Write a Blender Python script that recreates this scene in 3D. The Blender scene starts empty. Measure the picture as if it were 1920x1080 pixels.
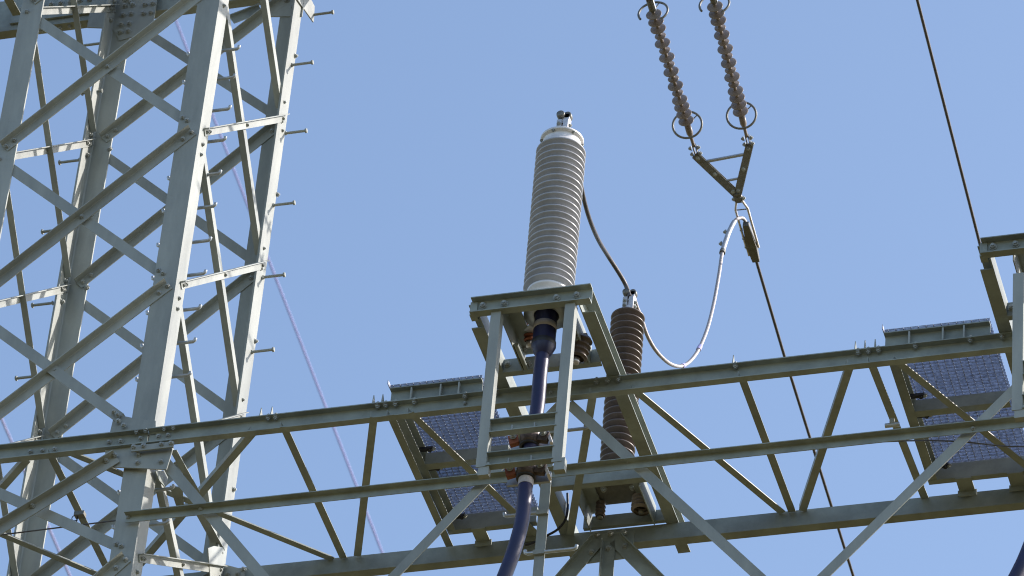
import bpy, bmesh, math, random
from mathutils import Vector, Matrix
random.seed(7)
R = math.radians

# ------------------------------------------------------------------ camera
AZ, EL, RO, FPX = R(-18.72), R(39.44), R(5.49), 9003.0
EYE = Vector((0, 0, 1.6))
fwd = Vector((math.sin(AZ)*math.cos(EL), math.cos(AZ)*math.cos(EL), math.sin(EL)))
_r = fwd.cross(Vector((0, 0, 1))).normalized(); _u = _r.cross(fwd)
right = _r*math.cos(RO) + _u*math.sin(RO); up = -_r*math.sin(RO) + _u*math.cos(RO)
cam = bpy.data.cameras.new("camera"); camo = bpy.data.objects.new("camera", cam)
bpy.context.scene.collection.objects.link(camo); bpy.context.scene.camera = camo
camo.matrix_world = Matrix.Translation(EYE) @ Matrix((right, up, -fwd)).transposed().to_4x4()
cam.sensor_width = 36.0; cam.lens = FPX*36.0/1920.0
cam.clip_start = 0.5; cam.clip_end = 5000
cam.dof.use_dof = True; cam.dof.focus_distance = 40.3; cam.dof.aperture_fstop = 5.0

# ------------------------------------------------------------------ sky, sun, exposure
SUN = Vector((1, .43, .80)).normalized()
sel = math.asin(SUN.z); srot = math.atan2(SUN.x, SUN.y)
w = bpy.data.worlds.new("World"); bpy.context.scene.world = w; w.use_nodes = True
nt = w.node_tree; bg = nt.nodes['Background']
sky = nt.nodes.new('ShaderNodeTexSky'); sky.sky_type = 'NISHITA'; sky.sun_disc = False
sky.sun_elevation = sel; sky.sun_rotation = srot
sky.altitude = 200; sky.air_density = 1.0; sky.dust_density = 1.5; sky.ozone_density = 0.9
nt.links.new(sky.outputs[0], bg.inputs[0]); bg.inputs[1].default_value = 0.15
sl = bpy.data.lights.new("sun", 'SUN'); sl.energy = 3.5; sl.angle = R(0.5); sl.color = (1, .915, .845)
so = bpy.data.objects.new("sun", sl); bpy.context.scene.collection.objects.link(so)
so.rotation_euler = (-SUN).to_track_quat('-Z', 'Y').to_euler(); so.location = (30, 10, 60)
vs = bpy.context.scene.view_settings
bpy.context.scene.cycles.filter_width = 1.1
vs.view_transform = 'Standard'; vs.look = 'None'; vs.exposure = 0.78; vs.gamma = 1

# ------------------------------------------------------------------ helpers
COL = bpy.context.scene.collection
def P(x, y, ax, v):
    d = right*((x-960)/FPX) - up*((y-540)/FPX) + fwd
    i = 'xyz'.index(ax)
    return EYE + d*((v-EYE[i])/d[i])
V = Vector
X, Y, Z = V((1, 0, 0)), V((0, 1, 0)), V((0, 0, 1))

def mat(name, col, rough=.5, metal=0.0, var=.12, scale=6.0, bump=.0, spec=.5, col2=None, streak=False):
    m = bpy.data.materials.new(name); m.use_nodes = True
    t = m.node_tree; b = t.nodes['Principled BSDF']
    tc = t.nodes.new('ShaderNodeTexCoord'); mp = t.nodes.new('ShaderNodeMapping')
    t.links.new(tc.outputs['Object'], mp.inputs[0])
    if streak: mp.inputs['Scale'].default_value = (1, 1, .25)
    n = t.nodes.new('ShaderNodeTexNoise'); n.inputs['Scale'].default_value = scale; n.inputs['Detail'].default_value = 7
    n.inputs['Roughness'].default_value = .65
    t.links.new(mp.outputs[0], n.inputs['Vector'])
    r = t.nodes.new('ShaderNodeValToRGB'); r.color_ramp.elements[0].position = .3; r.color_ramp.elements[1].position = .72
    a = [c*(1-var) for c in (col2 or col)]; c = [min(1, k*(1+var)) for k in col]
    r.color_ramp.elements[0].color = (*a, 1); r.color_ramp.elements[1].color = (*c, 1)
    t.links.new(n.outputs['Fac'], r.inputs[0])
    oi = t.nodes.new('ShaderNodeObjectInfo'); mr = t.nodes.new('ShaderNodeMapRange')
    mr.inputs[3].default_value = .9; mr.inputs[4].default_value = 1.1
    t.links.new(oi.outputs['Random'], mr.inputs[0])
    hs = t.nodes.new('ShaderNodeHueSaturation'); t.links.new(mr.outputs[0], hs.inputs['Value'])
    t.links.new(r.outputs[0], hs.inputs['Color']); t.links.new(hs.outputs[0], b.inputs['Base Color'])
    b.inputs['Metallic'].default_value = metal; b.inputs['Specular IOR Level'].default_value = spec
    r2 = t.nodes.new('ShaderNodeMapRange'); r2.inputs[3].default_value = max(0, rough-.1); r2.inputs[4].default_value = min(1, rough+.12)
    t.links.new(n.outputs['Fac'], r2.inputs[0]); t.links.new(r2.outputs[0], b.inputs['Roughness'])
    if bump:
        n2 = t.nodes.new('ShaderNodeTexNoise'); n2.inputs['Scale'].default_value = scale*9; n2.inputs['Detail'].default_value = 4
        t.links.new(tc.outputs['Object'], n2.inputs['Vector'])
        bp = t.nodes.new('ShaderNodeBump'); bp.inputs['Strength'].default_value = bump; bp.inputs['Distance'].default_value = .004
        t.links.new(n2.outputs['Fac'], bp.inputs['Height']); t.links.new(bp.outputs[0], b.inputs['Normal'])
    return m
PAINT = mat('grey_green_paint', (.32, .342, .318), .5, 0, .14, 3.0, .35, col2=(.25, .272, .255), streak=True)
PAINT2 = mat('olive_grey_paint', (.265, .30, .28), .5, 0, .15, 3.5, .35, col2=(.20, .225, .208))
GALV = mat('galvanised_steel', (.42, .45, .48), .45, .75, .18, 9, .3)
BOLTM = mat('bolt_steel', (.31, .33, .315), .45, .25, .2, 30, .3)
GRATE = mat('grating_steel', (.27, .305, .40), .5, .3, .6, 45, .3)
WHITE = mat('grey_white_silicone', (.385, .395, .425), .32, 0, .08, 6, .15, col2=(.32, .325, .345))
CAPW = mat('pale_cast_aluminium', (.68, .68, .70), .45, .15, .08, 9, .2)
BROWN = mat('brown_glazed_porcelain', (.105, .078, .066), .36, 0, .2, 6, .1, .5, col2=(.072, .056, .05))
SHED = mat('grey_brown_polymer', (.225, .188, .162), .4, 0, .12, 7, .1)
CABLE = mat('dark_blue_cable_jacket', (.010, .012, .058), .42, 0, .25, 6, .2, .5)
TAPE_SUN = mat('grey_tape_sun_patch', (.42, .40, .42), .5, 0, .15, 30, .2)  # gland tape, and the sun patch painted on the cable sheath
RUST = mat('rusty_brown_clamp', (.12, .085, .07), .55, .3, .35, 26, .4, col2=(.055, .045, .04))
COPPER = mat('rust_red_plate', (.26, .085, .045), .5, .3, .4, 40, .4)
ALU = mat('dull_aluminium', (.62, .60, .60), .42, .7, .18, 22, .2)
WIRE = mat('weathered_wire', (.10, .095, .10), .5, .5, .25, 30, .2)
JUMP = mat('stranded_jumper', (.34, .32, .32), .5, .6, .3, 60, .6)
BLACK = mat('black_rubber', (.012, .012, .016), .5, 0, .2, 20)
DARKST = mat('dark_weathered_steel', (.17, .17, .155), .5, .5, .2, 20, .3)
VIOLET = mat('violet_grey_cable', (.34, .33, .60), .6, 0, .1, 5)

class MB:
    def __init__(s): s.v = []; s.f = []; s.sm = []
    def add(s, vs, fs, smooth=False):
        o = len(s.v); s.v += [tuple(a) for a in vs]; s.f += [tuple(i+o for i in f) for f in fs]; s.sm += [smooth]*len(fs); return s
    def prism(s, prof, p0, p1, e1, e2):
        n = len(prof)
        vs = [p0+e1*a+e2*b for a, b in prof]+[p1+e1*a+e2*b for a, b in prof]
        fs = [(i, (i+1) % n, n+(i+1) % n, n+i) for i in range(n)]+[tuple(range(n-1, -1, -1)), tuple(range(n, 2*n))]
        return s.add(vs, fs)
    def frame(s, p0, p1, da, db):
        a = (p1-p0).normalized(); da = (da-a*da.dot(a)).normalized(); c = a.cross(da)
        if c.dot(db) < 0: c = -c
        return da, c
    def angle(s, p0, p1, da, db, wa=.09, wb=.09, t=.01):
        da, db = s.frame(p0, p1, da, db)
        return s.prism([(0, 0), (wa, 0), (wa, t), (t*1.6, t), (t, t*1.6), (t, wb), (0, wb)], p0, p1, da, db)
    def channel(s, p0, p1, df, dh, f=.07, h=.16, t=.009, tf=.012):
        df, dh = s.frame(p0, p1, df, dh)
        return s.prism([(0, 0), (f, 0), (f, tf*.8), (t*1.8, tf*1.1), (t, tf*2), (t, h-tf*2), (t*1.8, h-tf*1.1), (f, h-tf*.8), (f, h), (0, h)], p0, p1, df, dh)
    def flat(s, p0, p1, da, db, wa, wb):
        da, db = s.frame(p0, p1, da, db)
        return s.prism([(-wa/2, 0), (wa/2, 0), (wa/2, wb), (-wa/2, wb)], p0, p1, da, db)
    def plate(s, pts, th):                       # polygon (planar) with thickness vector th
        n = len(pts); vs = list(pts)+[p+th for p in pts]
        return s.add(vs, [(i, (i+1) % n, n+(i+1) % n, n+i) for i in range(n)]+[tuple(range(n-1, -1, -1)), tuple(range(n, 2*n))])
    def box(s, c, hx, hy, hz, ex=X, ey=Y, ez=Z):
        return s.prism([(-hx, -hy), (hx, -hy), (hx, hy), (-hx, hy)], c-ez*hz, c+ez*hz, ex, ey)
    def tube(s, pts, r, seg=12, smooth=True, closed=False, rs=None):
        pts = [V(p) for p in pts]; n = len(pts); rings = []
        t0 = (pts[1]-pts[0]).normalized(); u = t0.orthogonal().normalized()
        for i, p in enumerate(pts):
            if closed: t = (pts[(i+1) % n]-pts[i-1]).normalized()
            else: t = (pts[min(i+1, n-1)]-pts[max(i-1, 0)]).normalized()
            u = (u-t*u.dot(t)).normalized(); b = t.cross(u); rr = rs[i] if rs else r
            rings.append([p+(u*math.cos(2*math.pi*k/seg)+b*math.sin(2*math.pi*k/seg))*rr for k in range(seg)])
        vs = [v for q in rings for v in q]; fs = []
        for i in range(n if closed else n-1):
            j = (i+1) % n
            for k in range(seg): fs.append((i*seg+k, i*seg+(k+1) % seg, j*seg+(k+1) % seg, j*seg+k))
        s.add(vs, fs, smooth)
        if not closed:
            s.add(rings[0], [tuple(range(seg-1, -1, -1))]); s.add(rings[-1], [tuple(range(seg))])
        return s
    def lathe(s, prof, o, ax, seg=48, smooth=True):   # prof: (r, h) along ax
        ax = ax.normalized(); u = ax.orthogonal().normalized(); b = ax.cross(u)
        vs = []; n = len(prof)
        for r, h in prof:
            for k in range(seg):
                a = 2*math.pi*k/seg; vs.append(o+ax*h+(u*math.cos(a)+b*math.sin(a))*max(r, 1e-4))
        fs = [(i*seg+k, i*seg+(k+1) % seg, (i+1)*seg+(k+1) % seg, (i+1)*seg+k) for i in range(n-1) for k in range(seg)]
        return s.add(vs, fs, smooth)
    def hexa(s, o, ax, r, h):
        return s.lathe([(1e-4, 0), (r, 0), (r, h*.85), (r*.85, h), (1e-4, h)], o, ax, 6, False)
    def build(s, name, m, parent=None, origin=None):
        me = bpy.data.meshes.new(name)
        org = origin if origin is not None else V((sum(v[0] for v in s.v)/len(s.v), sum(v[1] for v in s.v)/len(s.v), sum(v[2] for v in s.v)/len(s.v)))
        me.from_pydata([tuple(V(v)-org) for v in s.v], [], s.f)
        bm = bmesh.new(); bm.from_mesh(me); bmesh.ops.recalc_face_normals(bm, faces=bm.faces); bm.to_mesh(me); bm.free()
        me.polygons.foreach_set('use_smooth', s.sm); me.materials.append(m); me.update()
        o = bpy.data.objects.new(name, me); COL.objects.link(o); o.location = org
        if parent is not None: attach(o, parent)
        return o
def attach(o, parent):
    bpy.context.view_layer.update()
    wl = o.matrix_world.copy(); o.parent = parent
    o.matrix_parent_inverse = parent.matrix_world.inverted()
def thing(name, label, cat, loc, group=None):
    o = bpy.data.objects.new(name, None); COL.objects.link(o); o.location = loc; o.empty_display_size = .2
    tag(o, label, cat, group); bpy.context.view_layer.update(); return o
def tag(o, label, cat, group=None):
    o['label'] = label; o['category'] = cat
    if group: o['group'] = group
    return o
def kids(o): return [c for c in bpy.data.objects if c.parent == o]
def copy_tree(o, off, parent=None):
    c = o.copy(); COL.objects.link(c)
    if parent is None: c.location = o.location+off
    else:
        c.parent = parent; c.matrix_parent_inverse = o.matrix_parent_inverse.copy()
        c.matrix_parent_inverse = parent.matrix_world.inverted() if False else o.matrix_parent_inverse.copy()
    for k in kids(o): copy_tree(k, off, c)
    return c
_b = MB(); _b.lathe([(1e-4, 0), (.026, 0), (.026, .005), (1e-4, .005)], V((0, 0, 0)), Z, 16, False); _b.hexa(V((0, 0, .005)), Z, .0205, .016); _b.lathe([(.011, .02), (.011, .03), (1e-4, .03)], V((0, 0, 0)), Z, 10, False)
_bo = _b.build('bolt', BOLTM, None, V((0, 0, 0))); BOLTMESH = _bo.data; bpy.data.objects.remove(_bo)
def bolt(p, n, parent, s=1.0, m=None):
    o = bpy.data.objects.new('bolt', BOLTMESH); COL.objects.link(o)
    o.rotation_euler = (n.to_track_quat('Z', 'Y') @ __import__('mathutils').Quaternion((0, 0, 1), random.random())).to_euler()
    o.location = p; o.scale = (s, s, s); attach(o, parent); return o
def lerp(a, b, t): return a+(b-a)*t
def smoothpts(pts, n=8):                      # Catmull-Rom
    out = []; q = [pts[0]]+list(pts)+[pts[-1]]
    for i in range(1, len(q)-2):
        for k in range(n):
            t = k/n; a, b, c, d = q[i-1], q[i], q[i+1], q[i+2]
            out.append(.5*((2*b)+(c-a)*t+(2*a-5*b+4*c-d)*t*t+(3*b-a-3*c+d)*t**3))
    return out+[pts[-1]]

# ------------------------------------------------------------------ ground
g = MB(); N = 60; S = 3000
g.add([V((-S+2*S*i/N, -S+2*S*j/N, 0)) for j in range(N+1) for i in range(N+1)], [(j*(N+1)+i, j*(N+1)+i+1, (j+1)*(N+1)+i+1, (j+1)*(N+1)+i) for j in range(N) for i in range(N)])
GM = mat('dry_grass_ground', (.115, .090, .038), .95, 0, .25, .05, 0, .1, col2=(.085, .075, .028))
go = g.build('ground', GM, None, V((0, 0, 0))); go['kind'] = 'structure'

# ------------------------------------------------------------------ lattice tower
XA, XC, YF, YB = -15.255, -13.268, 30.0, 32.0
tower = thing('lattice_tower', 'tall square lattice tower of grey painted steel angles filling the left side', 'pylon', V(((XA+XC)/2, 31, 0)))
def leg(x, y, sx, sy):
    MB().angle(V((x, y, 0)), V((x, y, 36)), X*sx, Y*sy, .215, .215, .02).build('leg', PAINT, tower)
leg(XA, YF, 1, 1); leg(XC, YF, -1, 1); leg(XA, YB, 1, -1); leg(XC, YB, -1, -1)
NODES = [19.6, 21.4, 23.2, 25.22, 26.47, 28.2, 30.0, 31.83, 33.6, 35.4]
xl, xr = XA+.10, XC-.11
yf, yb = YF+.10, YB-.12
for a, b in zip(NODES[:-1], NODES[1:]):
    vis = a > 23
    # front face, seen from outside
    d = V((xr-xl, 0, b-a)).normalized(); dn = V((d.z, 0, -d.x))
    p0, p1 = V((xl-.03, YF-.002, a+.07)), V((xr+.02, YF-.002, b-.02))
    if a != 25.22:
        MB().angle(p0, p1, dn, -Y, .10, .075, .009).build('brace', PAINT, tower)
        for t in (.008, .045, .952, .992) if vis else ():
            bolt(lerp(p0, p1, t)+dn*.055-Y*.009, -Y, tower, 1.0)
    d2 = V((xr-xl, 0, a-b)).normalized(); dn2 = V((d2.z, 0, -d2.x))
    q0, q1 = V((xl-.02, YF+.022, b-.03)), V((xr+.02, YF+.022, a+.12))
    if a == 26.47: q1 = V((-13.55, YF-.034, 26.72)); q0.y = YF-.034
    MB().angle(q0, q1, dn2, Y, .10, .07, .009).build('brace', PAINT, tower)
    if vis:
        for t in (.97, .995, .012): bolt(lerp(q0, q1, t)+dn2*.05-Y*.024, -Y, tower, 1.0)
        bolt(V(((xl+xr)/2, YF-.011, (a+b)/2-.03)), -Y, tower, 1)
    # back face, seen from inside
    p0, p1 = V((xl, YB-.022, a+.06)), V((xr+.04, YB-.022, b-.02))
    MB().angle(p0, p1, dn, -Y, .10, .075, .009).build('brace', PAINT, tower)
    for t in (.02, .06, .95) if vis else (): bolt(lerp(p0, p1, t)+dn*.055-Y*.009, -Y, tower, 1)
    q0, q1 = V((xl, YB+.002, b-.03)), V((xr+.02, YB+.002, a+.12))
    MB().angle(q0, q1, dn2, Y, .095, .07, .009).build('brace', PAINT, tower)
    # side faces
    for sx, x in ((1, XC), (-1, XA)):
        xi = x+.002 if sx > 0 else x+.022
        d3 = V((0, yb-yf, a-b)).normalized(); n3 = V((0, -d3.z, d3.y))
        if n3.y < 0: n3 = -n3
        s0, s1 = V((x-.022 if sx > 0 else x+.024, yf, b-.04)), V((x-.022 if sx > 0 else x+.024, yb, a+.06))
        MB().angle(s0, s1, n3, -X if sx > 0 else X, .085, .06, .008).build('brace', PAINT, tower)
        if sx < 0:
            pass
        d4 = V((0, yb-yf, b-a)).normalized(); n4 = V((0, d4.z, -d4.y))
        u0, u1 = V((xi, yf-.02, a+.05)), V((xi, yb+.05, b+.02))
        MB().angle(u0, u1, n4, X, .072, .05, .008).build('brace', PAINT, tower)
        if vis and a < 33:
            for t in (.02, .05, .5, .955): bolt(lerp(u0, u1, t)+n4*.04+X*.008, X, tower, .8)
MB().plate([P(x, y, 'y', YF-.024) for x, y in ((205, 815), (212, 786), (222, 778), (256, 785), (292, 789), (292, 815))], Y*.012).build('gusset_plate', PAINT, tower)
for x, y in ((222, 790), (232, 798)): bolt(P(x, y, 'y', YF-.046), -Y, tower, 1)
# splice and gusset plates of the upper arm at the back legs
MB().plate([V((XA-.25, YB-.03, 33.9)), V((XA+.45, YB-.03, 33.9)), V((XA+.45, YB-.03, 33.22)), V((XA+.12, YB-.03, 33.16)), V((XA+.02, YB-.03, 33.34)), V((XA-.25, YB-.03, 33.40))], Y*.012).build('gusset_plate', PAINT, tower)
MB().plate([V((XC-.5, YB-.03, 33.9)), V((XC+.02, YB-.03, 33.9)), V((XC+.02, YB-.03, 33.16)), V((XC-.35, YB-.03, 33.22))], Y*.012).build('gusset_plate', PAINT, tower)
for x, z in [(XA+.12, 33.27), (XA+.2, 33.27), (XA+.12, 33.37), (XA+.2, 33.37), (XA+.12, 33.5), (XA+.2, 33.5), (XA+.12, 33.62), (XA+.2, 33.62), (XA+.33, 33.6), (XA+.41, 33.6), (XA+.33, 33.48), (XA+.41, 33.48), (XC-.08, 33.3), (XC-.16, 33.4)]:
    bolt(V((x, YB-.03, z)), -Y, tower, 1.25)
MB().plate([P(556, 0, 'x', XC+.004), P(571, -20, 'x', XC+.004), P(588, 12, 'x', XC+.004), P(586, 42, 'x', XC+.004)], X*.012).build('gusset_plate', PAINT, tower)
MB().plate([P(388, 1028, 'x', XC+.004), P(399, 1024, 'x', XC+.004), P(424, 1028, 'x', XC+.004), P(420, 1062, 'x', XC+.004), P(412, 1085, 'x', XC+.004), P(392, 1085, 'x', XC+.004)], X*.012).build('gusset_plate', PAINT, tower)
MB().plate([P(420, 1058, 'y', YB-.05), P(458, 1068, 'y', YB-.05), P(458, 1100, 'y', YB-.05), P(415, 1100, 'y', YB-.05)], Y*.012).build('gusset_plate', PAINT, tower)
for x, y in ((428, 1077), (446, 1076), (457, 1068)): bolt(P(x, y, 'y', YB-.05), -Y, tower, 1)
for z in NODES[3:9]:
    for dy, dz in ((.03, .10), (.03, .03), (.05, -.09), (.09, -.12), (.03, -.22)): bolt(V((XA+.021, YB-.075-dy, z+dz)), X, tower, 1.1)
    for dy, dz in ((.03, .12), (.03, -.13), (-.02, -.2)): bolt(V((XC+.002, YB-.10-dy, z+dz)), X, tower, .7)
    for dy, dz in ((.05, -.12), (.05, -.24)): bolt(V((XC+.002, YF+.06+dy, z+dz)), X, tower, .8)
# step bolts
SBM = None
def stepbolt(p, d, L=.2):
    global SBM
    if SBM is None:
        m = MB(); m.tube([V((0, 0, 0)), V((0, 0, L))], .0135, 10); m.hexa(V((0, 0, L)), Z, .025, .018); m.hexa(V((0, 0, 0)), Z, .022, .014)
        o = m.build('step_bolt', PAINT, None, V((0, 0, 0))); SBM = o.data
    else: o = bpy.data.objects.new('step_bolt', SBM); COL.objects.link(o)
    o.rotation_euler = d.to_track_quat('Z', 'Y').to_euler(); o.location = p; attach(o, tower)
for x, y in ((586, 28), (547, 122), (535, 250), (512, 385), (493, 520), (472, 660)): stepbolt(P(x, y, 'x', XC), X)
for x, y in ((557, 105), (523, 365), (482, 640), (441, 918)): bolt(P(x-4, y, 'x', XC), X, tower, 1)
for x, y in ((190, 81), (192, 170), (150, 300), (118, 430), (100, 568), (70, 705)): stepbolt(P(x, y, 'y', YB-.1)*1, -X)
for x, y in ((206, 280), (171, 403), (163, 540)): bolt(P(x, y, 'y', YB-.02), -Y, tower, 1.1)

# ladder pole standing behind the front right leg
def pole_ladder(label, p_top, p_bot, rungs, half, w=.06):
    t = thing('climbing_pole', label, 'climbing pole', p_bot, 'climbing poles with hooked rungs')
    MB().angle(p_bot, p_top, X, Y, w*1.3, w, .008).build('rail', PAINT, t)
    for z, l, r in rungs:
        o = lerp(p_bot, p_top, (z-p_bot.z)/(p_top.z-p_bot.z))+X*w*.6-Y*.012
        pts = [o-X*l+Z*.035, o-X*(l-.004)+Z*.012, o-X*(l-.02)] if l > .1 else [o-X*l]
        pts += [o+X*(r-.02), o+X*(r-.004)+Z*.012, o+X*r+Z*.035] if r > .1 else [o+X*r]
        MB().tube(pts, .0155, 10).build('rung', GALV, t)
        MB().box(o-Y*.002, w*.72, .014, .022).build('clip', PAINT, t)
    return t
pz = lambda x, y, Yp: P(x, y, 'y', Yp)
cx = pz(338, 455, 30.38)
rungs = []
for x, y in ((399, 98), (386, 152), (370, 212), (362, 270), (350, 333), (343, 394), (335, 458), (326, 520), (317, 585), (309, 647), (298, 710), (285, 920), (275, 985)):
    rungs.append((pz(x, y, 30.38).z, .25, .25))
pole_ladder('galvanised rung pole standing behind the sunlit front right leg of the tower', V((cx.x, 30.39, 35.5)), V((cx.x, 30.39, 19.0)), rungs, .27)

# ------------------------------------------------------------------ cable crossarm
arm = thing('truss_crossarm', 'long grey green steel truss crossarm bolted across the tower and carrying the platforms', 'crossarm', V((-9.6, 31, 26.3)))
CZ = P(960, 726, 'y', 29.915).z                       # top of near chord
FY = P(960, 1012, 'z', CZ).y; 
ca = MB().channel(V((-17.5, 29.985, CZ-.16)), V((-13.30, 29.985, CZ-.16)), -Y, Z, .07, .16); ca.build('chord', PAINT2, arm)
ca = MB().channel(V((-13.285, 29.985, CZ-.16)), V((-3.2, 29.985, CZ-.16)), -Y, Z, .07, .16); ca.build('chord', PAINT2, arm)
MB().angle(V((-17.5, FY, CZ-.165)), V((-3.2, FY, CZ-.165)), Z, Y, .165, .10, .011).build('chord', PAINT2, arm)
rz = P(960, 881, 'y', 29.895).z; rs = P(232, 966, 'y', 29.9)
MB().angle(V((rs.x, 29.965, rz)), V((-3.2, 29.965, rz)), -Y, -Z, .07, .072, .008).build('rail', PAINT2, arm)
for x, y in ((241, 971), (377, 956), (897, 891), (1178, 868), (1825, 805), (1022, 886)): bolt(P(x, y, 'y', 29.965), -Y, arm, .95)
zn, zf = CZ-.155, CZ-.02
def plan(a, b, w=.066, side=1):
    p0 = P(a[0], a[1], 'z', zn); p1 = P(b[0], b[1], 'z', zf)
    e = (p1-p0).normalized(); p1 += e*max(0, 0) ; p0 -= e*.06
    if p1.y > FY-.005: p1 = lerp(p0, p1, (FY-.005-p0.y)/(p1.y-p0.y))
    n = V((e.y, -e.x, 0))*side
    MB().angle(p0-n*w/2, p1-n*w/2, n, Z, w, w*.9, .008).build('brace', PAINT2, arm)
plan((470, 818), (262, 1060)); plan((535, 808), (644, 1047)); plan((700, 790), (670, 1043)); plan((735, 786), (843, 1025))
plan((776, 781), (1012, 1008)); plan((1111, 746), (1069, 1003)); plan((1197, 738), (1467, 962)); plan((1393, 714), (1485, 960))
plan((1592, 693), (1505, 958)); plan((1636, 688), (1735, 937)); plan((1689, 684), (1962, 905))
plan((45, 870), (-165, 1105)); plan((98, 860), (205, 1075)); plan((148, 857), (625, 1050)); plan((0, 1002), (215, 1092))
def face(a, b, w=.085, Yp=30.0, inward=True, lit=1):
    p0, p1 = P(a[0], a[1], 'y', Yp), P(b[0], b[1], 'y', Yp); e = (p1-p0).normalized()
    n = V((e.z, 0, -e.x)); n = n if n.x > 0 else -n          # towards +X
    k = 1 if n.z > 0 else -1
    MB().angle(p0+n*w/2*k, p1+n*w/2*k, -n*k, Y, w, .055, .009).build('brace', PAINT, arm)
face((1050, 758), (722, 1096), .088); face((1066, 756), (1440, 1096), .088)
face((1905, 726), (1515, 1108), .088); face((1926, 664), (2300, 1010), .088)
face((306, 862), (505, 1096), .095, 30.0)
# gusset at the tower leg
gp = [(60, 860), (185, 846), (323, 829), (322, 846), (312, 880), (200, 876), (190, 868)]
MB().plate([P(x, y, 'y', 29.952) for x, y in [(196, 838), (326, 824), (322, 848), (312, 880), (200, 875)]], Y*.012).build('gusset_plate', PAINT, arm)
MB().angle(P(216, 853, 'y', 29.94), P(-40, 1010, 'y', 29.94), V((-.5, 0, -.8)), -Y, .10, .075, .009).build('brace', PAINT, arm)
for x, y in ((215, 854), (199, 864), (61, 949)): bolt(P(x, y, 'y', 29.925), -Y, arm, 1)
for x, y in ((260, 853), (258, 868), (302, 866)): bolt(P(x, y, 'y', 29.952), -Y, arm, 1.05)
for x, y in ((256, 809), (273, 807), (308, 804), (325, 802)): bolt(P(x, y, 'z', CZ-.012), -Z, arm, .9)
for x, y in ((205, 830), (227, 828), (264, 823), (298, 819), (316, 817), (58, 848), (80, 846), (103, 843)): bolt(P(x, y, 'y', 29.976), -Y, arm, 1)
for x, y in ((251, 839), (269, 837), (303, 834), (321, 832)): bolt(P(x, y, 'y', 29.90), -Y, arm, 1.05)
MB().box(P(286, 838, 'y', 29.905), .19, .008, .03).build('splice_plate', PAINT, arm)
# dark web joint gussets beside the leg, inside the tower
MB().plate([P(x, y, 'x', XC+.03) for x, y in ((290, 884), (306, 882), (313, 895), (312, 905), (308, 914), (296, 900))], X*.01).build('gusset_plate', PAINT2, arm)
MB().plate([P(x, y, 'z', CZ-.16) for x, y in ((318, 912), (342, 915), (345, 950), (330, 948))], Z*.01).build('gusset_plate', PAINT2, arm)
MB().angle(P(319, 846, 'z', CZ-.17), P(362, 924, 'z', CZ-.17), X, Z, .06, .06, .008).build('brace', PAINT2, arm)
MB().angle(P(366, 962, 'x', XC-.06), P(406, 1034, 'x', XC-.06), X, -Y, .08, .06, .008).build('brace', PAINT, arm)
# far gusset with three fanning struts
GY = FY-.014
MB().plate([P(x, y, 'y', GY) for x, y in ((1103, 1003), (1190, 994), (1186, 1030), (1175, 1046), (1100, 1056), (1092, 1030))], Y*.012).build('gusset_plate', PAINT2, arm)
def farstrut(a, b, da, w):
    MB().angle(P(*a, 'y', GY-.012), P(*b, 'y', GY-.012), da, -Y, w, .06, .009).build('brace', PAINT2, arm)
farstrut((1112, 1008), (1020, 1115), V((.8, 0, -.6)), .13)
farstrut((1130, 1016), (1124, 1115), X, .115)
farstrut((1166, 1004), (1262, 1100), V((-.8, 0, -.6)), .13)
for x, y in ((1118, 1003), (1144, 1001), (1170, 999), (1110, 1036), (1141, 1029), (1172, 1025)): bolt(P(x, y, 'y', GY-.02), -Y, arm, 1.15)
# clip plates and bolts on the near chord flange
for x, y in ((500, 777), (514, 775), (706, 755), (721, 753), (739, 751), (775, 748), (870, 737), (1608, 657), (1627, 654), (1646, 652), (1378, 683), (1716, 647), (1819, 635), (1879, 629), (1117, 711), (1138, 709), (1158, 707), (930, 733)):
    q = P(x, y-2, 'z', CZ); q.y = 29.945
    bolt(V((q.x, 29.945, CZ-.012)), -Z, arm, 1.05)
    bolt(V((q.x, 29.945, CZ)), Z, arm, .9)
for x, y in ((489, 765), (509, 765), (700, 742), (717, 740), (1603, 650), (1621, 648), (1640, 646), (1374, 676)):
    q = P(x, y+8, 'y', 29.96)
    MB().plate([V((q.x, 29.93, CZ)), V((q.x, 30.03, CZ)), V((q.x, 29.95, CZ+.11))], X*.008).build('clip', PAINT, arm)
for x, y in ((872, 757), (1033, 737), (1045, 769)): bolt(P(x, y, 'y', 29.976), -Y, arm, .8)

# ------------------------------------------------------------------ upper crossarm
ua = thing('upper_crossarm', 'deep grey upper crossarm crossing behind the top of the tower, seen from below', 'crossarm', V((-14, 31, 33.4)))
ub = P(428, 17, 'y', YB+.14).z
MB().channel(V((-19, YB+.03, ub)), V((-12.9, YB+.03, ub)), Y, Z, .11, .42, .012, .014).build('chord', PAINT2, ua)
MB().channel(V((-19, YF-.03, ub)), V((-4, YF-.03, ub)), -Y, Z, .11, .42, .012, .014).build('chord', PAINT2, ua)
MB().box(V((-15.9, YB+.012, ub+.20)), .47, .012, .13).build('splice_plate', PAINT2, ua)
MB().box(V((-14.4, YB+.012, ub+.20)), .12, .012, .13).build('splice_plate', PAINT2, ua)
for i in range(9): bolt(V((-16.25+.1*i, YB, ub+.25)), -Y, ua, 1.3)
for i in range(9): bolt(V((-16.25+.1*i, YB+.08, ub)), -Z, ua, 1.0)
for a, b in (((-19, YF), (-17, YB)), ((-17, YB), (-15.3, YF)), ((-12.8, YF), (-11.3, YB)), ((-11.3, YB), (-9.8, YF)), ((-9.8, YF), (-8.3, YB)), ((-8.3, YB), (-6.8, YF)), ((-6.8, YF), (-5.2, YB))):
    MB().angle(V((a[0], a[1], ub+.03)), V((b[0], b[1], ub+.03)), X, Z, .08, .08, .009).build('brace', PAINT2, ua)
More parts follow.
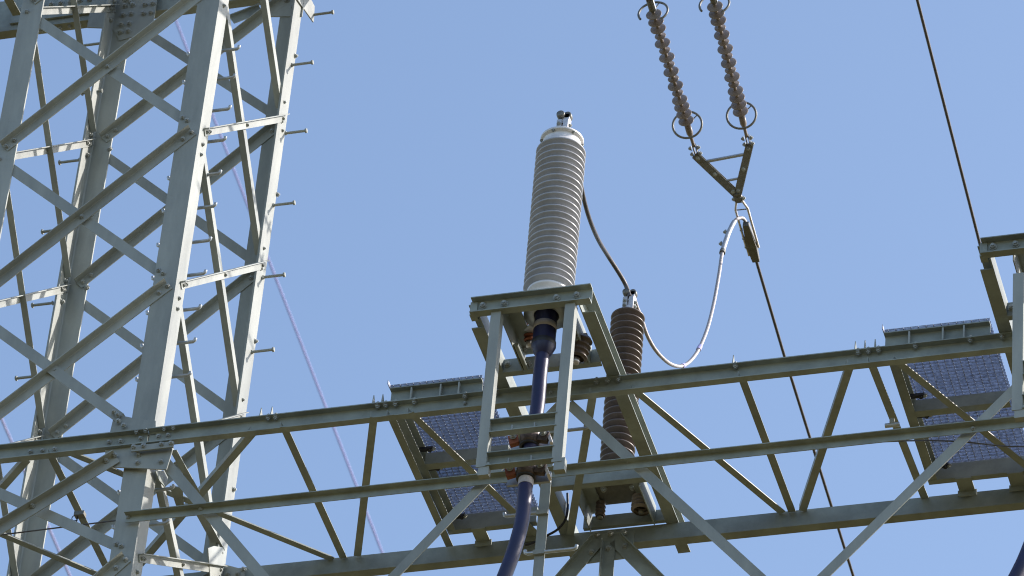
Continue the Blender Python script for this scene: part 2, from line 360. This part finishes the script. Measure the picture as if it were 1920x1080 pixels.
MB().angle(P(3, -8, 'z', ub-.05), P(24, 30, 'z', ub-.02), X, Z, .09, .07, .009).build('brace', PAINT2, ua)
MB().angle(P(430, 33, 'y', YB-.1), P(485, 12, 'y', YB+.01), -Z, -Y, .09, .05, .009).build('brace', PAINT2, ua)

# ------------------------------------------------------------------ termination platform (frame)
FG = 'platforms that carry the cable terminations'
def build_frame():
    zt, zb = CZ+.16, CZ+.004
    f = thing('cable_platform', 'grey green channel steel platform holding the big pale insulator and its two hanging posts', 'platform', V((-9.6, 30.4, zb)), FG)
    c0 = P(882, 556, 'z', zt); c1 = P(1108, 533, 'z', zt); y0 = (c0.y+c1.y)/2
    yw = y0+.075
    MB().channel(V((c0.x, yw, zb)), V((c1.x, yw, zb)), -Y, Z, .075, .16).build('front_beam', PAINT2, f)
    for x, y in ((906, 574), (946, 570), (1044, 559), (1082, 554)): bolt(P(x, y, 'y', yw-.01), -Y, f, 1.25)
    yend = 32.42
    # long outer beams: flanges outwards
    xL = P(890, 652, 'z', zb).x+.02; xL = c0.x+.06; xR = P(1128, 700, 'z', zb).x; xR = c1.x-.10
    for xx, sg, cope in ((xL, -1, .14), (xR, 1, .10)):
        bb = MB(); bb.box(V((xx-sg*.005, (yw+.01+yend)/2, zb+.075)), .005, (yend-yw-.01)/2, .075)
        bb.box(V((xx+sg*.05, (yw+.01+yend)/2, zb+.145)), .05, (yend-yw-.01)/2, .005)
        bb.box(V((xx+sg*.05, (yw+cope+yend)/2, zb+.005)), .05, (yend-yw-cope)/2, .005); bb.build('side_beam', PAINT2, f)
    lb = MB(); lb.box(V((c0.x+.015, yw+.02, zb+.08)), .03, .04, .07); lb.build('cleat', PAINT2, f)
    # inner angles
    zi = zb+.15; lo = .20
    a0, a1 = P(956, 640, 'z', zi-lo).x, P(1092, 648, 'z', zi-lo).x
    yr = P(960, 702, 'z', zb).y-.06
    ym = P(1110, 905, 'z', zb-.02).y
    for xx, sg in ((a0, 1), (a1, -1)):
        MB().angle(V((xx, yw+.005, zi)), V((xx, yr-.005, zi)), -Z, X*sg, lo, .12, .009).build('inner_beam', PAINT2, f)
        MB().angle(V((xx, ym+.08, zi)), V((xx, FY-.06, zi)), -Z, X*sg, lo, .12, .009).build('inner_beam', PAINT2, f)
        MB().tube([V((xx+sg*-.0+.03*sg, yr-.35, zi-lo+.02)), V((xx+.03*sg, yr-.03, zi-lo+.02))], .02, 16).build('tube', PAINT2, f)
    # rear cross channel in front of the chord, middle one further back, small one over the far chord
    MB().channel(V((xL+.01, yr, zb-.02)), V((xR-.01, yr, zb-.02)), Y, Z, .06, .14).build('cross_beam', PAINT2, f)
    MB().channel(V((xL+.01, ym, zb-.02)), V((xR-.01, ym, zb-.02)), Y, Z, .07, .17).build('cross_beam', PAINT2, f)
    MB().channel(V((xL+.12, FY-.05, zb)), V((xR-.01, FY-.05, zb)), Y, Z, .04, .12).build('cross_beam', PAINT2, f)
    for x, y in ((952, 684), (991, 682)): bolt(P(x, y, 'y', yr), -Y, f, 1.2)
    bolt(P(984, 653, 'z', zb+.14), -Z, f, 1.1); 
    # hanging posts and rungs
    yp = y0+.03
    for (xt, yt, xb, yb_) in ((926, 588, 900, 876), (1064, 572, 1043, 866)):
        p1 = P(xt-7, yt, 'y', yp); p0 = P(xb-7, yb_, 'y', yp); x0 = (p0.x+p1.x)/2
        MB().angle(V((x0+.085, yp, p0.z)), V((x0+.085, yp, p1.z+.02)), -X, Y, .085, .085, .009).build('post', PAINT, f)
        MB().box(V((x0+.065, yp+.035, p0.z-.02)), .045, .03, .06).build('foot', PAINT, f)
    for (xa, ya, xb, yb_) in ((919, 785, 1040, 772), (912, 847, 1034, 834)):
        p0 = P(xa, ya, 'y', yp-.01); p1 = P(xb, yb_, 'y', yp-.01)
        MB().channel(V((p0.x, yp+.062, p0.z-.135)), V((p1.x+.02, yp+.062, p0.z-.135)), -Y, Z, .07, .135).build('rung', PAINT2, f)
        for t in (.33, .68):
            q = lerp(p0, p1, t); b = MB(); b.tube([V((q.x, yp+.03, p0.z-.13)), V((q.x, yp+.03, p0.z-.06))], .009, 8); b.hexa(V((q.x, yp+.03, p0.z-.123)), Z, .02, .018); b.build('bolt', BOLTM, f)
    # bottom stubs past far chord
    return f
frame = build_frame()
OFF = V((4.256, 0, 0))

# ------------------------------------------------------------------ walkway
def build_walk():
    zb = CZ+.004; zt = zb+.16
    w_ = thing('grating_walkway', 'steel grating walkway on the crossarm left of the big pale insulator', 'walkway', V((-10.7, 31, zb)), 'grating walkways on the crossarm')
    n = P(731, 727, 'z', zt); x0 = n.x; y0 = n.y; x1 = -10.34; y1 = P(860, 993, 'z', zb).y
    MB().channel(V((x0, y0+.06, zb)), V((x1, y0+.06, zb)), -Y, Z, .06, .16, .008).build('edge_beam', PAINT2, w_)
    MB().channel(V((x0, y1, zb)), V((x1, y1, zb)), Y, Z, .06, .16, .008).build('edge_beam', PAINT2, w_)
    ymid = P(850, 865, 'z', zb).y
    MB().channel(V((x0+.07, ymid, zb)), V((x1, ymid, zb)), Y, Z, .08, .12, .008).build('cross_beam', PAINT2, w_)
    MB().channel(V((x0, y0+.07, zb)), V((x0, y1-.005, zb)), X, Z, .075, .16, .008).build('side_beam', PAINT2, w_)
    for t in (.3, .62, .82):
        MB().box(V((x0+(x1-x0)*t-.05, y0+.03, zb+.08)), .006, .028, .064).build('stiffener', PAINT, w_)
    for xx in (x0+.28, x1-.12):
        MB().box(V((xx, (y1+FY)/2+.03, zb-.007)), .062, (FY-y1)/2+.03, .006).build('foot', PAINT2, w_)
        MB().box(V((xx, FY-.03, zb-.03)), .075, .006, .03).build('foot', PAINT2, w_)
    # grating
    gt = MB(); zg = zt+.004; t = .0015; pit = .042; k = y0+.02
    gt.box(V((x0-.005, (y0+y1)/2, zg+.02)), .003, (y1-y0)/2+.05, .02)
    while k < y1+.05:
        gt.box(V(((x0+x1)/2, k, zg+.02)), (x1-x0)/2, t, .02); k += pit
    j = x0+.03
    while j < x1:
        gt.box(V((j, (y0+y1)/2+.02, zg+.014)), .0028, (y1-y0)/2+.03, .0028); j += .058
    gt.build('grating', GRATE, w_)
    for px, py in ((800, 842), (815, 877), (860, 968)):
        q = P(px, py, 'z', zb+.08); c = MB(); c.box(q, .06, .02, .012); c.hexa(q+X*.03, -Z, .018, .03); c.build('clip', BLACK, w_)
        bolt(q+X*.06, -Z, w_, .8)
    return w_
walk = build_walk()

# ------------------------------------------------------------------ pale cable termination
IY = P(1023, 590, 'z', CZ+.16).y
IX = P(1040, 420, 'y', IY).x
zs0, zs1 = P(1033, 542, 'y', IY).z-.045, P(1054, 284, 'y', IY).z
def sheds(m, o, ax, z0, z1, n, r, core, seg=64, th=.62):
    pit = (z1-z0)/n; prof = []
    for i in range(n):
        b = z0+pit*i
        prof += [(core, b), (core+.005, b+pit*.08), (r-.007, b+pit*.44), (r-.002, b+pit*.50), (r, b+pit*.56), (r, b+pit*.66), (r-.002, b+pit*.72), (r-.007, b+pit*.76), (core, b+pit*.97)]
    prof.append((core, z1)); m.lathe(prof, o, ax, seg); return m
O0 = V((IX, IY, 0))
term = thing('cable_termination', 'tall pale grey ribbed insulator standing on the central platform', 'insulator', V((IX, IY, CZ+.16)))
sheds(MB(), O0, Z, zs0, zs1, 23, .213, .170, 80).build('ribbed_housing', WHITE, term)
bz = CZ+.164
b = MB(); b.lathe([(1e-4, zs0), (.165, zs0), (.165, zs0+.03), (.15, zs0-.01)], O0, Z, 48)
b = MB(); b.lathe([(.11, bz), (.18, bz), (.18, bz+.02), (.155, bz+.035), (.15, zs0-.03), (.175, zs0-.02), (.18, zs0), (1e-4, zs0+.005)], O0, Z, 64); b.build('base_collar', CAPW, term)
b = MB(); b.lathe([(.105, bz-.02), (.19, bz-.02), (.19, bz-.002), (.105, bz-.002), (.105, bz-.02)], O0, Z, 48); b.build('base_ring', GALV, term)
for a in (45, 135, 225, 315):
    c = O0+V((math.cos(R(a))*.22, math.sin(R(a))*.22, bz-.012)); b = MB(); b.box(c, .05, .06, .008, V((math.cos(R(a)), math.sin(R(a)), 0)), V((-math.sin(R(a)), math.cos(R(a)), 0))); b.build('lug', GALV, term)
tz = zs1
b = MB(); b.lathe([(.185, tz-.005), (.172, tz+.005), (.172, tz+.03), (.165, tz+.035), (.165, tz+.10), (.184, tz+.103), (.186, tz+.125), (.17, tz+.135), (1e-4, tz+.14)], O0, Z, 64); b.build('top_cap', CAPW, term)
for k in range(6):
    a = R(-100+60*k); bolt(O0+V((math.cos(a)*.174, math.sin(a)*.174, tz+.103)), -Z, term, .62)
def terminal(o, parent, s=1.0):
    MB().lathe([(.03*s, 0), (.03*s, .12*s), (.02*s, .125*s)], o, Z, 20).build('stud', ALU, parent)
    for sx in (-1, 1):
        MB().box(o+V((sx*.028*s, -.0, .09*s)), 0.021*s, .04*s, .088*s).build('clamp_half', ALU, parent)
    for k, zz in enumerate((.03, .08, .13)):
        bolt(o+V((.049*s, 0, zz*s)), X, parent, .8*s); bolt(o+V((-.03*s, -.041*s, zz*s)), -Y, parent, .7*s)
    b = MB(); b.lathe([(1e-4, -.03*s), (.033*s, -.03*s), (.036*s, -.015*s), (.036*s, .015*s), (.033*s, .03*s), (1e-4, .03*s)], o+V((-.022*s, -.02*s, .235*s)), Y, 24); b.build('ring_clamp', DARKST, parent)
    b = MB(); b.lathe([(1e-4, -.03*s), (.033*s, -.03*s), (.036*s, 0), (.033*s, .03*s), (1e-4, .03*s)], o+V((.03*s, .01*s, .24*s)), Y, 24); b.build('ring_clamp', DARKST, parent)
    MB().box(o+V((.022*s, .01*s, .2*s)), .03*s, .03*s, .05*s).build('clamp_half', ALU, parent)
MB().lathe([(.032, 0), (.032, .14)], O0+Z*(tz+.12), Z, 20).build('stud', ALU, term)
terminal(O0+Z*(tz+.155), term, 1.02)

# standoffs under the termination
for (x, y, rr, mm, nm, lb) in ((993, 622, .05, COPPER, 'standoff_insulator', 'short rust red stub insulator left of the cable gland under the platform'), (1087, 655, .085, BROWN, 'standoff_insulator', 'stubby brown ribbed insulator behind the right hanging post')):
    o = P(x, y, 'y', IY+.22); t = thing(nm, lb, 'insulator', o)
    ax = V((0, .25, -1)).normalized() if rr < .06 else V((-.25, .1, -1)).normalized()
    sheds(MB(), o-ax*.0, ax, -.07*rr/.05, .09, 4, rr, rr*.72, 32).build('ribbed_body', mm, t)
    b = MB(); b.lathe([(1e-4, 0), (.03, 0), (.03, .05), (1e-4, .05)], o+ax*.09, ax, 16); b.build('end_cap', ALU, t)
    MB().box(o-ax*.11, .04, .04, .02).build('bracket', DARKST, t)

# ------------------------------------------------------------------ blue power cable
yc = IY-.02
def build_cable():
    c = thing('power_cable', 'thick dark blue power cable hanging from the central pale insulator', 'cable', V((IX, IY, CZ)), 'dark blue power cables')
    q = P(1023, 588, 'y', yc); xg = q.x
    prof = [(.075, .09), (.093, .085), (.094, 0), (.094, -.10), (.096, -.12), (.096, -.27), (.10, -.29), (.10, -.34), (.078, -.40), (.060, -.43)]
    b = MB(); b.lathe(prof, V((xg, IY, q.z)), Z, 40); b.build('gland', CABLE, c)
    b = MB(); b.lathe([(.0955, -.11), (.0975, -.11), (.0975, -.17), (.0955, -.17)], V((xg, IY, q.z)), Z, 40); b.build('tape_sun_band', TAPE_SUN, c)
    b = MB(); b.lathe([(.1005, -.29), (.103, -.295), (.103, -.335), (.1005, -.34)], V((xg, IY, q.z)), Z, 40); b.build('tape_sun_band', BLACK, c)
    pts = [V((xg, IY, q.z-.38))]
    for x, y, d in ((1013, 700, .0), (1008, 760, -.02), (999, 820, -.06), (988, 885, -.1), (984, 925, -.12), (979, 975, -.13), (966, 1025, -.13), (946, 1080, -.13), (915, 1150, -.13), (880, 1210, -.13)):
        pts.append(P(x, y, 'y', IY+d))
    sp = smoothpts(pts, 6)
    rs_ = [.068 if k < 14 else .072 if k < 26 else .064 for k in range(len(sp))]
    b = MB(); b.tube(sp, .07, 36, rs=[.059 for k in range(len(sp))]); b.build('sheath', CABLE, c)
    for i in (26,):
        b = MB(); b.tube([sp[i], sp[i+1], sp[i+2]], .0615, 36); b.build('tape_sun_band', TAPE_SUN, c)  # sun patch just below the clamp, put in as a pale grey band
    return c
cable = build_cable()
def clamp(x, y, d, lab):
    o = P(x, y, 'y', IY+d); c = thing('cable_clamp', lab, 'clamp', o, 'rusty clamps on the power cables')
    MB().lathe([(.06, -.05), (.078, -.05), (.082, -.03), (.082, .03), (.078, .05), (.06, .05)], o, Z, 32).build('collar', RUST, c)
    MB().lathe([(.06, -.07), (.079, -.07), (.081, -.052), (.06, -.05)], o, Z, 32).build('rubber_liner', BLACK, c)
    for s in (-1, 1):
        MB().box(o+X*s*.125-Y*.02, .04, .025, .045, (X-Z*.25*s).normalized(), Y, (Z+X*.25*s).normalized()).build('ear', COPPER if s < 0 else RUST, c)
        bolt(o+X*s*.125-Y*.05+Z*.02, -Y, c, 1.1)
    MB().box(o+X*.17+Y*.01, .012, .045, .07, (X+Z*.35).normalized(), Y, (Z-X*.35).normalized()).build('bracket', ALU, c)
    MB().box(o+Y*.09, .18, .012, .05).build('back_plate', GALV, c)
    return c
cl = [clamp(993, 826, -.07, 'rusty clamp gripping the cable between the two rungs of the central posts'), clamp(987, 886, -.10, 'rusty clamp below the lower rung of the central posts where the cable leaves')]

# ------------------------------------------------------------------ brown surge arrester
A0 = P(1151, 930, 'z', CZ+.17); AY = A0.y
AX = (P(1178, 600, 'y', AY).x+A0.x)/2; AO = V((AX, AY, 0)); az0 = CZ+.26; az1 = P(1177, 592, 'y', AY).z
arr = thing('surge_arrester', 'tall brown ribbed porcelain arrester standing behind the crossarm chord', 'arrester', V((AX, AY, CZ+.16)))
m = MB(); n = 26; pit = (az1-az0)/n; prof = []
for i in range(n):
    b0 = az0+pit*i; r = .153
    prof += [(.104, b0), (.108, b0+pit*.08), (r-.008, b0+pit*.42), (r-.002, b0+pit*.5), (r, b0+pit*.56), (r-.002, b0+pit*.68), (r-.008, b0+pit*.74), (.106, b0+pit*.95)]
prof += [(.11, az1), (.06, az1+.01), (1e-4, az1+.012)]
m.lathe(prof, AO, Z, 56); m.build('ribbed_housing', BROWN, arr)
MB().lathe([(1e-4, CZ+.20), (.13, CZ+.20), (.13, CZ+.225), (.10, CZ+.24), (.10, az0+.01)], AO, Z, 32).build('foot', DARKST, arr)
MB().box(V((-9.69, AY-.06, CZ+.175)), .29, .17, .008).build('base_plate', DARKST, arr)
for x, y in ((1132, 908), (1186, 905)): bolt(P(x, y+8, 'z', CZ+.167), -Z, arr, 1.2)
MB().lathe([(.05, 0), (.045, .09)], AO+Z*az1, Z, 24).build('stud', ALU, arr)
terminal(AO+Z*(az1+.015), arr, 1.0)
for k, (x, y, rr, lb) in enumerate(((1126, 955, .045, 'small ribbed foot insulator at the left of the arrester base'), (1203, 945, .09, 'ribbed foot insulator partly hidden at the right of the arrester base'))):
    o = P(x, y, 'y', FY-.2); t = thing('foot_insulator', lb, 'insulator', o, 'foot insulators under the brown arrester')
    sheds(MB(), o, Z, -.08, .08, 4, rr, rr*.75, 32).build('ribbed_body', BROWN if k == 0 else SHED, t)
    MB().lathe([(1e-4, -.1), (.025, -.1), (.025, -.08)], o, Z, 16).build('end_cap', DARKST, t)
e = smoothpts([P(x, y, 'y', FY-.25) for x, y in ((1064, 925), (1064, 958), (1058, 978), (1045, 993), (1028, 1003), (1000, 1018), (985, 1022))], 6)
tag(MB().tube(e, .011, 10).build('earth_cable', BLACK), 'thin black earth cable curving down inside the platform opening', 'cable')
MB()

# ------------------------------------------------------------------ copies along the arm
f2 = copy_tree(frame, OFF); f2['label'] = 'platform cut off by the right edge of the picture beside the black wire'
for k in kids(f2):
    if k.name.startswith(('post', 'foot', 'rung')): k.location.x += .085
    if k.name.startswith('post'): k.scale.z = .86; k.location.z -= .12
w2 = copy_tree(walk, OFF); w2.scale.x = 1.09; w2.location.x += .04; w2['label'] = 'steel grating walkway on the crossarm near the right edge of the picture'
c2 = copy_tree(cable, OFF); c2['label'] = 'dark blue power cable in the lower right corner'
for i, c in enumerate(cl):
    k = copy_tree(c, OFF); k['label'] = ('rusty clamp on the upper rung', 'rusty clamp on the lower rung')[i]+' of the platform cut off at the right edge'

# ------------------------------------------------------------------ centre climbing pole
q1, q0 = P(1029, 880, 'y', 30.35), P(1012, 1080, 'y', 30.35)
rr_ = [(P(1032, 812, 'y', 30.35).z, .05, .34), (P(1022, 962, 'y', 30.35).z, .33, .05), (P(1016, 1037, 'y', 30.35).z, .12, .32), (P(1010, 1118, 'y', 30.35).z, .33, .05)]
pole_ladder('flat rung pole hanging under the crossarm beside the blue cable', V((q1.x-.06, 30.35, CZ-.2)), V((q1.x-.06, 30.35, q0.z-1.5)), rr_, .3, .068)

# ------------------------------------------------------------------ suspension strings
SG = 'strain insulator strings side by side'
def rodstring(a, b, label):
    p0, p1 = P(*a, 'y', 32.06), P(*b, 'y', 34.25); ax = (p1-p0).normalized(); L = (p1-p0).length
    s = thing('insulator_string', label, 'insulator string', p0, SG)
    MB().tube([p0, p0+ax*(L+.12)], .017, 14).build('core_rod', SHED, s)
    seq = 'BBBsBsBsBsBsBBBB'
    for j, c in enumerate(seq):
        z = L*(.266+.0423*j); r = .078 if c == 'B' else .056
        m = MB(); m.lathe([(.018, -.006), (r*.5, -.003), (r*.94, .002), (r, .005), (r, .008), (r*.94, .011), (r*.5, .017), (.024, .022), (.018, .024)], p0+ax*z, -ax, 36)
        m.build('shed', SHED, s)
    for zz in (L*.19, L*.935):
        MB().lathe([(1e-4, 0), (.032, 0), (.034, .10), (.024, .14), (.018, .15)], p0+ax*(zz-.02 if zz < 1 else zz-.02), ax, 24).build('end_fitting', DARKST if zz < 1 else SHED, s)
    # guard rings
    for zz, half in ((L*.25, True), (L*.922, False)):
        c = p0+ax*zz; tilt = (ax*.55+(-fwd)*.9).normalized() if True else ax
        u = tilt.cross(X).normalized(); 
        if half: n_ = (Z*.93-Y*.05+X*.0).normalized()
        n_ = ax.copy() if half else V((-.1, .9, .25)).normalized()
        u = n_.orthogonal().normalized(); v = n_.cross(u)
        if half:
            u = (X - n_*X.dot(n_)).normalized(); v = n_.cross(u)
            pts = [c+(u*math.cos(R(a))+v*math.sin(R(a)))*.145 for a in range(-215, 62, 8)]
            MB().tube(pts, .0115, 12).build('guard_ring', DARKST, s)
        else:
            pts = [c+(u*math.cos(R(a))+v*math.sin(R(a)))*.145 for a in range(0, 360, 8)]
            MB().tube(pts, .0115, 12, closed=True).build('guard_ring', DARKST, s)
        MB().tube([c, c+(u*.145 if not half else u*.05+v*-.135)], .006, 8).build('ring_arm', DARKST, s)
    for sx in (-1, 1):
        MB().flat(p0-ax*.25+X*sx*.03, p0+ax*L*.24+X*sx*.03, Z, X, .03, .008).build('strap', GALV, s)
        MB().flat(p1+ax*.10+X*sx*.014, p1+ax*.27+X*sx*.014, Z, X, .035, .008).build('strap', DARKST, s)
    for t in (.14, .22): 
        bolt(p1+ax*t+X*.03, X, s, 1.0); bolt(p1+ax*t-X*.03, -X, s, 1.0)
    return p1+ax*.26
E1 = rodstring((1200, -58), (1296, 258), 'left one of the two strings of grey brown discs at the top')
E2 = rodstring((1320, -72), (1396, 240), 'right one of the two strings of grey brown discs at the top')
# yoke
YA = P(1383, 366, 'y', 34.86); yo = thing('yoke', 'triangular yoke of flat bars joining the two disc strings', 'yoke', YA)
nrm = ((E1-YA).cross(E2-YA)).normalized()
for Ee in (E1, E2):
    d = (Ee-YA).normalized()
    for s_ in (-1, 1):
        MB().flat(YA-d*.02+nrm*s_*.022, Ee+d*.03+nrm*s_*.022, nrm.cross(d), nrm*s_, .075, .008).build('yoke_bar', DARKST, yo)
    for t in (.1, .55, .97): 
        pp = lerp(YA, Ee, t); bolt(pp-nrm*.03 if nrm.dot(fwd) > 0 else pp+nrm*.03, -nrm if nrm.dot(fwd) > 0 else nrm, yo, .9)
for t in (.86, .36):
    MB().tube([lerp(YA, E1, t), lerp(YA, E2, t)], .017 if t > .5 else .013, 12).build('spacer_tube', GALV, yo)
# dead end clamp
CD = thing('dead_end_clamp', 'steel shackle and tension clamp below the yoke gripping the line', 'clamp', YA)
T1 = P(1412, 468, 'y', 35.62)
dd = (T1-YA).normalized(); sx_ = X-dd*X.dot(dd); sx_.normalize()
for s_, pts in ((-1, (.03, .06)), (1, (.03, .06))):
    k = [YA+sx_*s_*.028, YA+dd*.10+sx_*s_*.034, YA+dd*.19+sx_*s_*.062, YA+dd*.74+sx_*s_*.062]
    MB().tube(k, .012, 10).build('shackle_arm', ALU, CD)
MB().tube([YA+dd*.2-sx_*.062, YA+dd*.2+sx_*.062], .006, 8).build('pin', DARKST, CD)
MB().box(YA+dd*.02, .03, .03, .06, sx_, dd.cross(sx_), dd).build('link', DARKST, CD)
bolt(YA+dd*.05-sx_*.035, -sx_, CD, 1.1); bolt(YA+dd*.05+sx_*.035, sx_, CD, 1.1)
bb = MB(); cxs = dd.cross(sx_)
bb.add([YA+dd*a+sx_*b_+cxs*c_ for a, b_, c_ in ((.40, -.03, -.03), (.40, .03, -.03), (.40, .03, .03), (.40, -.03, .03), (.70, -.05, -.04), (.70, .05, -.04), (.70, .05, .04), (.70, -.05, .04), (.92, -.036, -.025), (.92, .036, -.025), (.92, .036, .025), (.92, -.036, .025))],
       [(0, 1, 2, 3), (0, 1, 5, 4), (1, 2, 6, 5), (2, 3, 7, 6), (3, 0, 4, 7), (4, 5, 9, 8), (5, 6, 10, 9), (6, 7, 11, 10), (7, 4, 8, 11), (8, 9, 10, 11)])
bb.build('wedge_body', DARKST, CD)
for a in (.48, .6, .72): bolt(YA+dd*a-sx_*.05, -sx_, CD, .9)
MB().box(YA+dd*.78-sx_*.05, .012, .02, .05, sx_, cxs, dd).build('keeper', ALU, CD)
# conductor
c0 = YA+dd*.88; c1 = P(1470, 665, 'y', 36.9); c2_ = P(1600, 1080, 'y', 40.2)
pts = [c0, c1, c2_, c2_+(c2_-c1).normalized()*60+V((0, 0, 0))]
tag(MB().tube(pts, .016, 10).build('conductor', WIRE), 'black line conductor running from the tension clamp down behind the crossarm', 'wire')
# jumper to the arrester
ts = [(1399, 418, 35.3), (1392, 409, 35.2), (1380, 412, 35.1), (1370, 428, 35.0), (1362, 448, 34.9), (1354, 475, 34.75), (1348, 515, 34.5), (1338, 570, 34.2), (1325, 620, 33.8), (1306, 662, 33.4), (1283, 685, 33.1), (1258, 683, 32.8), (1232, 660, 32.5), (1214, 630, 32.3), (1202, 595, 32.1), (1193, 572, 31.95), (1186, 545, AY+.05)]
jp = smoothpts([P(x, y, 'y', d) for x, y, d in ts], 6)
J = thing('jumper_cable', 'grey stranded jumper looping from the tension clamp down to the brown arrester', 'cable', jp[0])
MB().tube(jp, .0175, 16).build('strand', JUMP, J)
m = jp[14:30]; MB().tube(m, .025, 16).build('sleeve', GALV, J)
for i in (20, 26): bolt(jp[i]-X*.03, -X, J, 1.0)
MB().tube([jp[29], lerp(jp[29], jp[30], .9)], .030, 16).build('sleeve_collar', DARKST, J)
for i in (52, 60): MB().tube([jp[i], jp[i+1]], .0235, 16).build('tape_sun_band', VIOLET, J)
ts = [(1181, 556, AY-.03), (1172, 532, AY-.05), (1158, 508, AY-.2), (1140, 480, 31.3), (1122, 450, 30.9), (1107, 415, 30.5), (1096, 378, 30.2), (1086, 330, 29.9), (1074, 280, 29.6), (1064, 240, IY+.1), (1058, 222, IY)]
tag(MB().tube(smoothpts([P(x, y, 'y', d) for x, y, d in ts], 6), .0195, 16).build('jumper_cable', WIRE), 'dark stranded jumper curving from the brown arrester up behind the pale insulator', 'cable')
# right hand wire, earth wire
a, b = P(1718, -8, 'y', 33.5), P(1838, 460, 'y', 36.5)
a2 = a-(b-a)*.3; tag(MB().tube([a2, b, b+(b-a)*4], .016, 10).build('conductor', WIRE), 'black wire coming down from the top to the platform at the right edge', 'wire')
pts = smoothpts([P(x, y, 'y', 30.06) for x, y in ((-60, 1009), (0, 1003), (218, 976), (900, 893), (1640, 829), (1895, 837), (1990, 838))], 8)
ew = MB().tube(pts, .0065, 8).build('earth_wire', WIRE); tag(ew, 'thin dark wire stretched along the middle rail of the crossarm', 'wire')
o = P(150, 965, 'y', 30.3); t = thing('wire_clip', 'small dark clip with a wire ring on the diagonal left of the tower leg', 'clip', o)
MB().box(o, .045, .03, .02).build('body', DARKST, t)
MB().tube([o+V((-.04, 0, -.03))+V((math.cos(R(a)), 0, math.sin(R(a))))*.03 for a in range(30, 330, 20)], .004, 8).build('ring', BLACK, t)
MB().tube([o+V((-.02, 0, 0)), o+V((-.02, 0, -.09))], .006, 8).build('stem', BLACK, t)
o = P(1673, 797, 'y', 30.6); t = thing('pipe_clip', 'small grey pipe clip on the brace left of the right walkway', 'clip', o)
MB().tube([o-X*.06, o+X*.06], .02, 14).build('body', GALV, t); MB().box(o+Z*.03, .02, .02, .03).build('bracket', PAINT, t)
# far blurred cables
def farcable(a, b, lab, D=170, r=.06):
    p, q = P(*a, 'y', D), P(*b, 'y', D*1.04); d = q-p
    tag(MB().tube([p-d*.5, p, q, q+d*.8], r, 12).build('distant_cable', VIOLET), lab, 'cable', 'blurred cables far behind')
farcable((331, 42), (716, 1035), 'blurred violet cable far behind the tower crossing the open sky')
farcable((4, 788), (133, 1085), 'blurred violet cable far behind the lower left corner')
